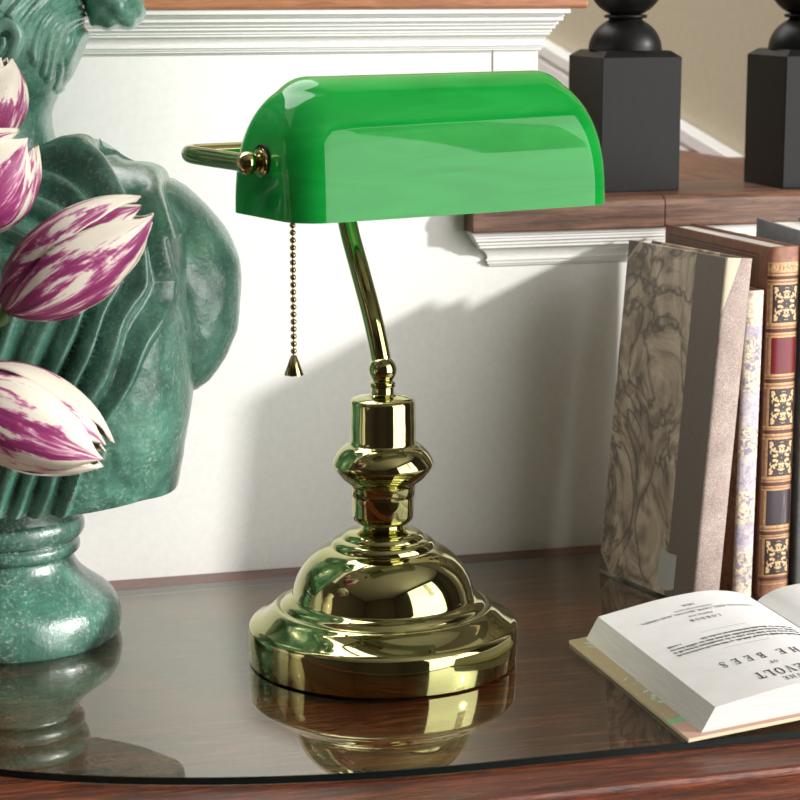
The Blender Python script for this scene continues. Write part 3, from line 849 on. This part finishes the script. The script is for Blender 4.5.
def standing_book(label, T, D, H, mats, loc, yaw, lean=0.0, left_origin=True, bulge=0.003, bt=0.0022, spine=None, square=0.003, flat_spine=False):
    """local x across the thickness, y from spine to fore edge, z up"""
    t_ = thing('book', label, 'book', loc, 0, 'old books standing on the table')
    t_.rotation_euler = (0, lean, yaw)
    x0 = 0.0 if left_origin else -T
    for nm, a, b_ in (('front_cover', x0, x0 + bt), ('back_cover', x0 + T - bt, x0 + T)):
        G().box(a, b_, 0.0005, D, 0.0, H).build(nm, mats['cover'], t_, bevel=0.0005)
    G().box(x0 + bt, x0 + T - bt, 0.002, D - square, square, H - square).build('page_block', mats['pages'], t_)
    if spine:
        v, f, mi = spine(x0)
        mesh_obj('spine', v, f, mats['spine'], t_, smooth=True, sharp=40, midx=mi)
    else:
        v, f, mi = half_spine(T, H, bulge, 12, None, None, x0, 0.0006)
        mesh_obj('spine', v, f, mats['spine'], t_, smooth=True, sharp=40, midx=mi)
    return t_

# marbled half-cloth book
D1, H1, T1 = 0.108, 0.2250, 0.0205
t = NT('marbled_paper_cover')
v = t.coord((1, 1, 1)); x, y, z = t.sep(v)
vn = t.coord((1, 1, 0.65), rot=(R(35), 0, 0))
a = t.noise(vn, 26, 7, 0.58, 2.2); b = t.noise(v, 600, 3)
vein = t.math('ABSOLUTE', t.math('SUBTRACT', t.noise(vn, 14, 5, 0.5, 2.6), 0.5))
c = t.ramp(a, [(0.36, srgb(134, 117, 104)), (0.5, srgb(184, 164, 144)), (0.62, srgb(212, 194, 172))])
c = t.mix(t.ramp(vein, [(0.0, (0.9, 0.9, 0.9)), (0.045, (0, 0, 0))]), c, srgb(92, 84, 78))
c = t.mix(t.math('MULTIPLY', b, 0.25), c, srgb(120, 106, 92))
cloth = t.math('LESS_THAN', y, 0.031)
weave = t.noise(t.coord((1, 400, 2600)), 1.0, 2)
c = t.mix(cloth, c, t.ramp(weave, [(0.3, srgb(102, 90, 82)), (0.7, srgb(120, 107, 98))]))
def corner(zz):
    return t.math('ADD', t.math('SUBTRACT', D1, y), zz)
tri = t.math('MINIMUM', corner(t.math('SUBTRACT', H1, z)), corner(z))
c = t.mix(t.math('LESS_THAN', tri, 0.0150), c, srgb(178, 164, 138))
c = t.mix(t.math('LESS_THAN', tri, 0.0125), c, srgb(104, 92, 82))
t.set(c, 0.6).bump(t.math('ADD', a, weave), 0.15, 0.0006); mb_cover = t.m
t = NT('linen_spine_cloth'); v = t.coord((2400, 2400, 1300)); n = t.noise(v, 1.0, 2, 0.5); n2 = t.noise(t.coord((1, 1, 1)), 40, 4)
x, y, z = t.sep(t.coord((1, 1, 1)))
c = t.ramp(t.math('ADD', t.math('MULTIPLY', n, 0.7), t.math('MULTIPLY', n2, 0.3)), [(0.36, srgb(128, 112, 106)), (0.52, srgb(166, 149, 141)), (0.68, srgb(206, 192, 182))])
patch = t.math('LESS_THAN', t.math('ADD', t.math('MULTIPLY', t.math('ADD', x, T1), 3.4), t.math('SUBTRACT', H1, z)), 0.036)
c = t.mix(patch, c, srgb(214, 200, 176))
t.set(c, 0.85).bump(n, 0.5, 0.0006); linen = t.m
t = NT('old_page_edges'); n = t.noise(t.coord((1800, 30, 30)), 1.0, 3, 0.7)
t.set(t.ramp(n, [(0.3, srgb(150, 136, 112)), (0.7, srgb(212, 200, 176))]), 0.9); oldedge = t.m
t = NT('aged_pages_light'); n = t.noise(t.coord((1800, 30, 30)), 1.0, 3, 0.7)
t.set(t.ramp(n, [(0.3, srgb(205, 200, 190)), (0.7, srgb(232, 228, 220))]), 0.9); lightedge = t.m
bk1 = standing_book('tall book in grey marbled paper with linen spine leaning right, nearest the lamp', T1, D1, H1, dict(cover=mb_cover, spine=[linen], pages=oldedge), (0.2364, 0.0455, 0.0003), R(12.5), R(4.9), False, 0.0022)
# paper label at the foot of the marbled cover
g = G(); yy0, zz0 = 0.026, 0.0065
xl = -T1 - 0.0003
lab = [(yy0 - 0.005, zz0 + 0.000), (yy0 + 0.003, zz0 - 0.003), (yy0 + 0.013, zz0 - 0.001), (yy0 + 0.0145, zz0 + 0.011), (yy0 + 0.013, zz0 + 0.024), (yy0 + 0.004, zz0 + 0.022), (yy0 - 0.005, zz0 + 0.0225)]
g.add([(xl, a_, b_) for a_, b_ in lab] + [(xl + 0.0003, a_, b_) for a_, b_ in lab], [tuple(range(7)), tuple(range(7, 14))[::-1]] + [(i, (i + 1) % 7, 7 + (i + 1) % 7, 7 + i) for i in range(7)])
lb = g.build('paper_label', plain('label_paper', srgb(176, 174, 170), 0.8), bk1)
lb['label'] = 'blank greyish white paper label'

# faded thin book
H2, T2 = 0.2025, 0.0138
t = NT('brown_tree_calf'); v = t.coord((1, 1, 1)); a = t.noise(v, 60, 5, 0.6, 1.5); vein = t.math('ABSOLUTE', t.math('SUBTRACT', t.noise(v, 38, 3, 0.5, 2.5), 0.5))
c = t.ramp(a, [(0.3, srgb(118, 78, 54)), (0.7, srgb(168, 122, 90))]); c = t.mix(t.ramp(vein, [(0, (0.8, 0.8, 0.8)), (0.03, (0, 0, 0))]), c, srgb(52, 48, 56))
t.set(c, 0.5); calf = t.m
def faded(name, blue):
    t = NT(name); v = t.coord((1, 1, 1)); a = t.noise(v, 170, 5, 0.65, 0.8); b = t.noise(v, 700, 3, 0.6)
    lo, mid, hi = (srgb(152, 142, 168), srgb(190, 178, 186), srgb(220, 207, 196)) if blue else (srgb(160, 140, 130), srgb(214, 198, 178), srgb(236, 224, 200))
    c = t.ramp(t.math('ADD', t.math('MULTIPLY', a, 0.65), t.math('MULTIPLY', b, 0.35)), [(0.38, lo), (0.5, mid), (0.62, hi)])
    t.set(c, 0.6).bump(a, 0.2, 0.0006); return t.m
fb, fc = faded('faded_violet_spine', True), faded('faded_cream_spine', False)
rows2 = [0, 0.006, 0.0075, 0.030, 0.0315, 0.050, 0.0515, 0.070, 0.0715, 0.094, 0.0955, 0.113, 0.1145, 0.137, 0.1385, 0.156, 0.1575, 0.171, 0.1725, 0.180, H2]
kinds2 = [1, 1, 2, 1, 0, 1, 2, 1, 0, 1, 2, 1, 0, 1, 2, 1, 2, 1, 0, 1]
t = NT('faded_gilt_panel'); v = t.coord((1, 1, 1)); a = t.noise(v, 300, 3, 0.5, 1.5)
t.set(t.ramp(a, [(0.40, srgb(142, 134, 158)), (0.50, srgb(206, 190, 172)), (0.62, srgb(238, 222, 186))]), 0.55); fp = t.m
def spine2(x0):
    return half_spine(T2, H2, 0.0032, 14, rows2, lambda j, i: (1 if (i < 2 or i > 11) and kinds2[j] == 2 else kinds2[j]), x0, 0.0006)
standing_book('thin faded violet and cream book between the marbled book and the brown gilt book', T2, 0.100, H2, dict(cover=calf, spine=[fb, fc, fp], pages=oldedge), (0.2531, 0.0600, 0), R(5.8), R(0.7), True, spine=spine2)

# brown leather book with gilt spine
H3, T3, D3 = 0.2300, 0.0222, 0.138
t = NT('brown_tooled_leather'); v = t.coord((1, 1, 1)); x, y, z = t.sep(v); n = t.noise(v, 150, 5)
c = t.ramp(n, [(0.3, srgb(112, 74, 54)), (0.7, srgb(138, 94, 70))])
dy = t.math('MINIMUM', t.math('SUBTRACT', D3, y), t.math('SUBTRACT', y, 0.006)); dz = t.math('MINIMUM', t.math('SUBTRACT', H3, z), z)
dd = t.math('MINIMUM', dy, dz)
def band(lo, hi): return t.math('MULTIPLY', t.math('GREATER_THAN', dd, lo), t.math('LESS_THAN', dd, hi))
chk = t.node('ShaderNodeTexChecker'); chk.inputs['Scale'].default_value = 420; t.link(v, chk.inputs[0])
tool = t.math('MULTIPLY', band(0.0095, 0.0185), t.math('ADD', 0.25, t.math('MULTIPLY', chk.outputs['Fac'], 0.45)))
lines = t.math('MAXIMUM', band(0.0055, 0.0068), t.math('MAXIMUM', band(0.0080, 0.0088), band(0.0195, 0.0205)))
c = t.mix(t.math('MAXIMUM', tool, t.math('MULTIPLY', lines, 0.75)), c, srgb(52, 36, 36))
t.set(c, 0.42).bump(n, 0.15, 0.0006); tooled = t.m
t = NT('brown_spine_leather'); n = t.noise(t.coord((1, 1, 1)), 180, 5); t.set(t.ramp(n, [(0.3, srgb(134, 88, 68)), (0.7, srgb(168, 120, 96))]), 0.36).bump(n, 0.15, 0.0006); sl = t.m
t = NT('gilt_lines'); n = t.noise(t.coord((1, 1, 1)), 500, 3); t.set(t.ramp(n, [(0.3, srgb(176, 132, 92)), (0.7, srgb(216, 180, 132))]), 0.38, 0.25); gold = t.m
dkb = plain('dark_brown_band', srgb(92, 54, 40), 0.4)
redp = plain('oxblood_title_panel', srgb(112, 26, 36), 0.28)
darkp = plain('plum_black_panel', srgb(58, 46, 54), 0.25)
# ornament: mirrored scrollwork inside each panel
t = NT('gilt_ornament_panel')
uvn = t.node('ShaderNodeTexCoord'); ox, oy, oz = t.sep(uvn.outputs['UV'])
mx = t.math('ABSOLUTE', t.math('SUBTRACT', ox, 0.5)); mz = t.math('ABSOLUTE', t.math('SUBTRACT', oy, 0.5))
cb = t.node('ShaderNodeCombineXYZ'); t.val(cb.inputs[0], mx); t.val(cb.inputs[1], mz)
vo = t.node('ShaderNodeTexVoronoi'); vo.inputs['Scale'].default_value = 13; t.link(cb.outputs[0], vo.inputs['Vector'])
nn = t.noise(cb.outputs[0], 8, 2, 0.5, 1.0)
rad = t.math('ADD', t.math('MULTIPLY', mx, 1.0), t.math('MULTIPLY', mz, 1.0))
diag = t.math('ABSOLUTE', t.math('SUBTRACT', mx, mz))
fill = t.math('LESS_THAN', vo.outputs['Distance'], 0.52)
shape = t.math('MAXIMUM', t.math('LESS_THAN', t.math('ADD', rad, t.math('MULTIPLY', t.math('SUBTRACT', nn, 0.5), 0.5)), 0.44), t.math('LESS_THAN', t.math('ADD', diag, t.math('MULTIPLY', t.math('SUBTRACT', nn, 0.5), 0.35)), 0.17))
inb = t.math('MULTIPLY', t.math('LESS_THAN', mx, 0.43), t.math('LESS_THAN', mz, 0.45))
mk = t.math('MULTIPLY', t.math('MULTIPLY', fill, shape), inb)
t.set(t.mix(mk, srgb(60, 44, 44), srgb(220, 188, 142)), 0.36); orn = t.m
def zs3(py): return max(0.0, min(H3, (603.5 - py) * 0.000642))
lay = [(603, 0), (592, 0), (591, 1), (590, 0), (587, 2), (583.5, 0), (582, 1), (580.5, 3), (543, 1), (541.5, 0), (540, 1), (539, 2), (535, 1), (533.5, 0), (531.5, 1), (529, 5), (492.5, 1), (491, 0), (489, 1), (488, 2), (484, 1), (483, 0), (481, 1),
       (478, 3), (440, 1), (438, 0), (436, 1), (434, 2), (430, 1), (429, 0), (428, 1), (426, 3), (388, 1), (386, 0), (384, 1), (382, 2), (378, 1), (377, 0), (375, 1), (373, 4), (336, 1), (334, 0), (333, 1), (331, 2), (327, 1), (326, 0), (324, 1),
       (321, 3), (283, 1), (281, 0), (279, 1), (277.5, 2), (274, 1), (272, 0), (270.5, 1), (268.5, 6), (262, 1), (260.5, 0), (244, 0)]
zz3 = [zs3(p) for p, _ in lay]; zz3[0] = 0; zz3[-1] = H3
def spine3(x0):
    return half_spine(T3, H3, 0.0048, 24, zz3, lambda j, i: (1 if lay[j][1] in (3, 4, 5) and (i in (3, 4, 20)) else (0 if lay[j][1] in (3, 4, 5) and (i < 3 or i > 20) else lay[j][1])), x0, 0.0006)
t = NT('gilt_dotted_row'); x, y, z = t.sep(t.coord((1, 1, 1))); n = t.noise(t.coord((1, 1, 1)), 900, 2)
t.set(t.ramp(n, [(0.42, srgb(150, 100, 72)), (0.5, srgb(216, 176, 130))]), 0.4); dots = t.m
bk3 = standing_book('thick brown leather book with gilt bands and red panel on its spine', T3, D3, H3, dict(cover=tooled, spine=[sl, gold, dkb, orn, redp, darkp, dots], pages=lightedge), (0.2712, 0.0600, 0), R(5.8), 0.0, True, spine=spine3, square=0.0018)
spo = [c for c in bk3.children if c.name.startswith('spine')][0]
uv = spo.data.uv_layers.new(name='UVMap')
for p in spo.data.polygons:
    if p.material_index == 3:
        z0 = min(spo.data.vertices[i].co.z for i in p.vertices); z1 = max(spo.data.vertices[i].co.z for i in p.vertices)
        for li in p.loop_indices:
            co = spo.data.vertices[spo.data.loops[li].vertex_index].co
            a = math.acos(max(-1, min(1, 1 - 2 * co.x / T3))) / math.pi
            uv.data[li].uv = ((a - 5 / 24) / (15 / 24), (co.z - z0) / (z1 - z0))

# grey cloth book at the right edge
t = NT('slate_book_cloth'); n = t.noise(t.coord((400, 400, 900)), 1.0, 3, 0.6); n2 = t.noise(t.coord((1, 1, 1)), 60, 4)
t.set(t.ramp(t.math('ADD', t.math('MULTIPLY', n, 0.5), t.math('MULTIPLY', n2, 0.5)), [(0.35, srgb(92, 94, 95)), (0.65, srgb(124, 126, 126))]), 0.7).bump(n, 0.35, 0.0006); slate = t.m
bk4 = standing_book('slate grey cloth book at the right end of the standing row', 0.032, 0.092, 0.2385, dict(cover=slate, spine=[slate], pages=lightedge), (0.2955, 0.0560, 0), R(-4.5), 0.0, True, bulge=0.0012)
bk4['group'] = 'old books standing on the table'
g = G()                              # pale lettering stamped on the grey spine, cut by the picture edge
def stroke(a, b, w=0.0008):
    ax, az = a; bx, bz = b
    g.box(min(ax, bx) - w / 2, max(ax, bx) + w / 2, -0.0014, -0.0002, min(az, bz) - w / 2, max(az, bz) + w / 2)
for z0, kind in ((0.049, 'E'), (0.061, 'C'), (0.072, 'C'), (0.083, 'O')):
    stroke((0.006, z0), (0.006, z0 + 0.0085))
    stroke((0.006, z0), (0.016, z0)); 
    if kind == 'E': stroke((0.006, z0 + 0.0085), (0.016, z0 + 0.0085))
    if kind == 'O': stroke((0.006, z0 + 0.0085), (0.016, z0 + 0.0085)); stroke((0.016, z0), (0.016, z0 + 0.0085))
g.build('spine_lettering', plain('pale_stamping', srgb(150, 152, 152), 0.6), bk4)

# ------------------------------------------------------------------ open book
ob = thing('open_book', 'open white paged book lying on the glass with its title page upside down', 'book', (0, 0, 0))
GX = 0.2380
prof_x = [0.1334, 0.150, 0.173, 0.199, 0.215, 0.226, 0.2335, 0.2372]
prof_z = [0.0167, 0.0201, 0.0245, 0.0275, 0.0268, 0.0245, 0.0212, 0.0186]
sp_ = spline(list(zip(prof_x, prof_z)), 60)
SX = [float(p[0]) for p in sp_]; SZ = [float(p[1]) for p in sp_]
topz = lambda x: float(np.interp(x, SX, SZ))
PY0, PY1 = -0.1835, -0.0085
def page_block(mirror):
    mx_ = (lambda x: 2 * GX - x) if mirror else (lambda x: x)
    pr_ = list(zip(SX, SZ)) + [(GX - 0.0004, 0.0146), (0.1256, 0.0030)]
    n = len(pr_)
    v = [(mx_(x), PY0, z) for x, z in pr_] + [(mx_(x), PY1, z) for x, z in pr_]
    f = [tuple(range(n)), tuple(range(n, 2 * n))[::-1]]; mi = [1, 1]
    for i in range(n):
        j = (i + 1) % n
        f.append((i, n + i, n + j, j)); mi.append(0 if i < 60 else 1)
    return v, f, mi
v, f, mi = page_block(False)
pgl = mesh_obj('pages', v, f, [M['paper'], M['edges']], ob, midx=mi, smooth=True, sharp=40)
v, f, mi = page_block(True)
mesh_obj('pages', v, f, [M['paper'], M['edges']], ob, midx=mi, smooth=True, sharp=40)
for mir in (False, True):
    mx_ = (lambda x: 2 * GX - x) if mir else (lambda x: x)
    q = [(0.1162, 0.0), (0.1162, 0.0022), (0.2335, 0.0140), (0.2335, 0.0118)]
    n = 4
    v = [(mx_(x), -0.1882, z) for x, z in q] + [(mx_(x), -0.0045, z) for x, z in q]
    f = [(0, 1, 2, 3), (7, 6, 5, 4), (0, 4, 5, 1), (1, 5, 6, 2), (2, 6, 7, 3), (3, 7, 4, 0)]
    mesh_obj('cover', v, f, [M['boardedge'], M['endpaper']], ob, midx=[0, 0, 0, 1, 0, 0], bevel=0.0003)
G().box(0.2336, 2 * GX - 0.2336, -0.1882, -0.0045, 0.0116, 0.0136).build('spine', M['boardedge'], ob)

# title page printing, wrapped on the curved page; reads from the far side (turned half round)
TCX = 0.1842
inkg = G()
def line_part(name='printed_line'):
    global inkg
    inkg.build(name, [M['ink'], M['rule']], pgl)
    inkg = G()
def put(poly, cx, y, mi=0):
    """poly in reading coordinates (to the right, up) -> page"""
    return [(cx - px_, y - py_, topz(cx - px_) + 0.00022) for px_, py_ in poly]
def serif(ch):
    Rr = lambda x0, x1, y0, y1: [(x0, y0), (x1, y0), (x1, y1), (x0, y1)]
    def ring(cx, cy, rx, ry, tx_, ty_, a0=0, a1=360, n=20):
        out = []
        for i in range(n):
            a, b = R(a0 + (a1 - a0) * i / n), R(a0 + (a1 - a0) * (i + 1) / n)
            out.append([(cx + rx * math.cos(a), cy + ry * math.sin(a)), (cx + rx * math.cos(b), cy + ry * math.sin(b)), (cx + (rx - tx_) * math.cos(b), cy + (ry - ty_) * math.sin(b)), (cx + (rx - tx_) * math.cos(a), cy + (ry - ty_) * math.sin(a))])
        return out
    st = 0.19; th = 0.09
    stem = lambda x: [Rr(x, x + st, 0, 1), Rr(x - 0.09, x + st + 0.09, 0, 0.07), Rr(x - 0.09, x + st + 0.09, 0.93, 1)]
    if ch == 'T': return stem(0.34) + [Rr(0.0, 0.87, 0.91, 1), Rr(0, 0.08, 0.68, 1), Rr(0.79, 0.87, 0.68, 1)], 0.87
    if ch == 'H': return stem(0.09) + stem(0.70) + [Rr(0.2, 0.75, 0.47, 0.55)], 0.98
    if ch == 'E': return stem(0.09) + [Rr(0.1, 0.76, 0.92, 1), Rr(0.1, 0.80, 0, 0.08), Rr(0.2, 0.6, 0.47, 0.55), Rr(0.68, 0.76, 0.7, 1), Rr(0.72, 0.80, 0, 0.3), Rr(0.53, 0.6, 0.37, 0.65)], 0.80
    if ch == 'N': return stem(0.09)[:1] + [Rr(0.76, 0.84, 0, 1), [(0.09, 1), (0.30, 1), (0.84, 0), (0.66, 0)], Rr(0.0, 0.3, 0.93, 1), Rr(0.0, 0.37, 0, 0.07), Rr(0.66, 0.94, 0.93, 1)], 0.94
    if ch == 'D': return stem(0.09) + ring(0.36, 0.5, 0.48, 0.5, 0.19, 0.08, -90, 90, 14) + [Rr(0.2, 0.38, 0.92, 1), Rr(0.2, 0.38, 0, 0.08)], 0.86
    if ch == 'F': return stem(0.09) + [Rr(0.1, 0.74, 0.92, 1), Rr(0.2, 0.58, 0.47, 0.55), Rr(0.66, 0.74, 0.7, 1)], 0.74
    if ch == 'L': return stem(0.09) + [Rr(0.1, 0.78, 0, 0.08), Rr(0.70, 0.78, 0, 0.34)], 0.78
    if ch == 'O': return ring(0.45, 0.5, 0.45, 0.52, 0.2, 0.08), 0.9
    if ch == 'V': return [[(0.02, 1), (0.24, 1), (0.56, 0), (0.44, 0)], [(0.82, 1), (0.74, 1), (0.44, 0.05), (0.54, 0)], Rr(-0.06, 0.33, 0.94, 1), Rr(0.64, 0.93, 0.94, 1)], 0.9
    if ch == 'R': return stem(0.09) + ring(0.36, 0.74, 0.38, 0.26, 0.17, 0.08, -90, 90, 12) + [Rr(0.2, 0.38, 0.92, 1), Rr(0.2, 0.38, 0.48, 0.56), [(0.36, 0.5), (0.56, 0.5), (0.90, 0.0), (0.68, 0.0)]], 0.92
    if ch == 'B': return stem(0.09) + ring(0.36, 0.75, 0.34, 0.25, 0.17, 0.08, -90, 90, 12) + ring(0.36, 0.27, 0.40, 0.27, 0.18, 0.08, -90, 90, 12) + [Rr(0.2, 0.38, 0.92, 1), Rr(0.2, 0.38, 0.46, 0.54), Rr(0.2, 0.38, 0, 0.08)], 0.78
    if ch == 'S': return ring(0.38, 0.74, 0.32, 0.27, 0.10, 0.09, 40, 215, 14) + [[(0.06, 0.62), (0.24, 0.72), (0.72, 0.36), (0.54, 0.24)]] + ring(0.38, 0.27, 0.34, 0.28, 0.10, 0.09, -145, 35, 14) + [Rr(0.58, 0.66, 0.68, 0.98), Rr(0.03, 0.11, 0.03, 0.33)], 0.74
    return [], 0.45
def serif_line(txt, y, h, gap, wide=1.0, cx=TCX, space=0.5):
    gl_ = [serif(c) if c != ' ' else ([], space) for c in txt]
    W = sum(w * wide for _, w in gl_) + gap * (len(txt) - 1)
    x = -W * h / 2
    for polys, w in gl_:
        for p in polys:
            q = put([(x + a * h * wide, b * h) for a, b in p], cx, y)
            inkg.add(q, [tuple(range(len(q)))])
        x += (w * wide + gap) * h
def font_line(txt, y, width, h, cx=TCX, left=None):
    cu = bpy.data.curves.new('lettering', 'FONT'); cu.body = txt; cu.resolution_u = 2
    o = bpy.data.objects.new('lettering', cu); col.objects.link(o)
    bpy.context.view_layer.update()
    me = bpy.data.meshes.new_from_object(o.evaluated_get(bpy.context.evaluated_depsgraph_get()))
    vs = [(p.co.x, p.co.y) for p in me.vertices]; fs = [tuple(p.vertices) for p in me.polygons]
    bpy.data.objects.remove(o); bpy.data.curves.remove(cu); bpy.data.meshes.remove(me)
    x0 = min(p[0] for p in vs); x1 = max(p[0] for p in vs)
    sc = width / (x1 - x0)
    inkg.add(put([((a - (x0 + x1) / 2) * sc, b * h / 0.7) for a, b in vs], cx, y), fs)
for args in (('THE', -0.1700, 0.0054, 0.22, 0.55, 0.1835), ('REVOLT', -0.1560, 0.0100, 0.15, 0.52, 0.1845), ('OF', -0.1443, 0.0040, 0.2, 0.6, 0.1845), ('THE BEES', -0.1290, 0.0090, 0.45, 0.50, 0.1860, 0.10)):
    serif_line(*args); line_part()
def rule(x0, x1, y):
    n_ = 10
    for i in range(n_):
        a, b = x0 + (x1 - x0) * i / n_, x0 + (x1 - x0) * (i + 1) / n_
        inkg.add([(a, y, topz(a) + 0.0002), (b, y, topz(b) + 0.0002), (b, y + 0.0004, topz(b) + 0.0002), (a, y + 0.0004, topz(a) + 0.0002)], [(0, 1, 2, 3)], 1)
for y_ in (-0.1105, -0.0785):
    rule(0.170, 0.1985, y_); line_part('rule_line')
# the small quotation is not legible in the photo: short word-like dashes
rw = random.Random(4)
for y_, xa, xb in ((-0.1015, 0.1455, 0.2235), (-0.0965, 0.1455, 0.2235), (-0.0918, 0.1455, 0.2235), (-0.0868, 0.1660, 0.2235), (-0.0862, 0.1460, 0.1540)):
    x = xa
    while x < xb:
        w = rw.uniform(0.0016, 0.0052)
        xx = x
        while xx < min(x + w, xb):
            e = min(xx + 0.0007, xb)
            hgt = rw.choice((0.0020, 0.0022, 0.0030))
            inkg.add([(xx, y_, topz(xx) + 0.0002), (e, y_, topz(e) + 0.0002), (e, y_ - hgt, topz(e) + 0.0002), (xx, y_ - hgt, topz(xx) + 0.0002)], [(0, 1, 2, 3)])
            xx += 0.0010
        x += w + 0.0011
    line_part()
serif_line('LONDON', -0.0545, 0.0044, 0.24, 0.60, 0.1825); line_part()
for args in (('PRINTED FOR', -0.0478, 0.0152, 0.0028, 0.1825), ('LONGMAN, REES, ORME, BROWN, AND GREEN,', -0.0400, 0.0725, 0.0034, 0.1842), ('PATERNOSTER-ROW.', -0.0350, 0.0245, 0.0027, 0.1830), ('1826.', -0.0275, 0.0082, 0.0036, 0.1828)):
    font_line(*args); line_part()
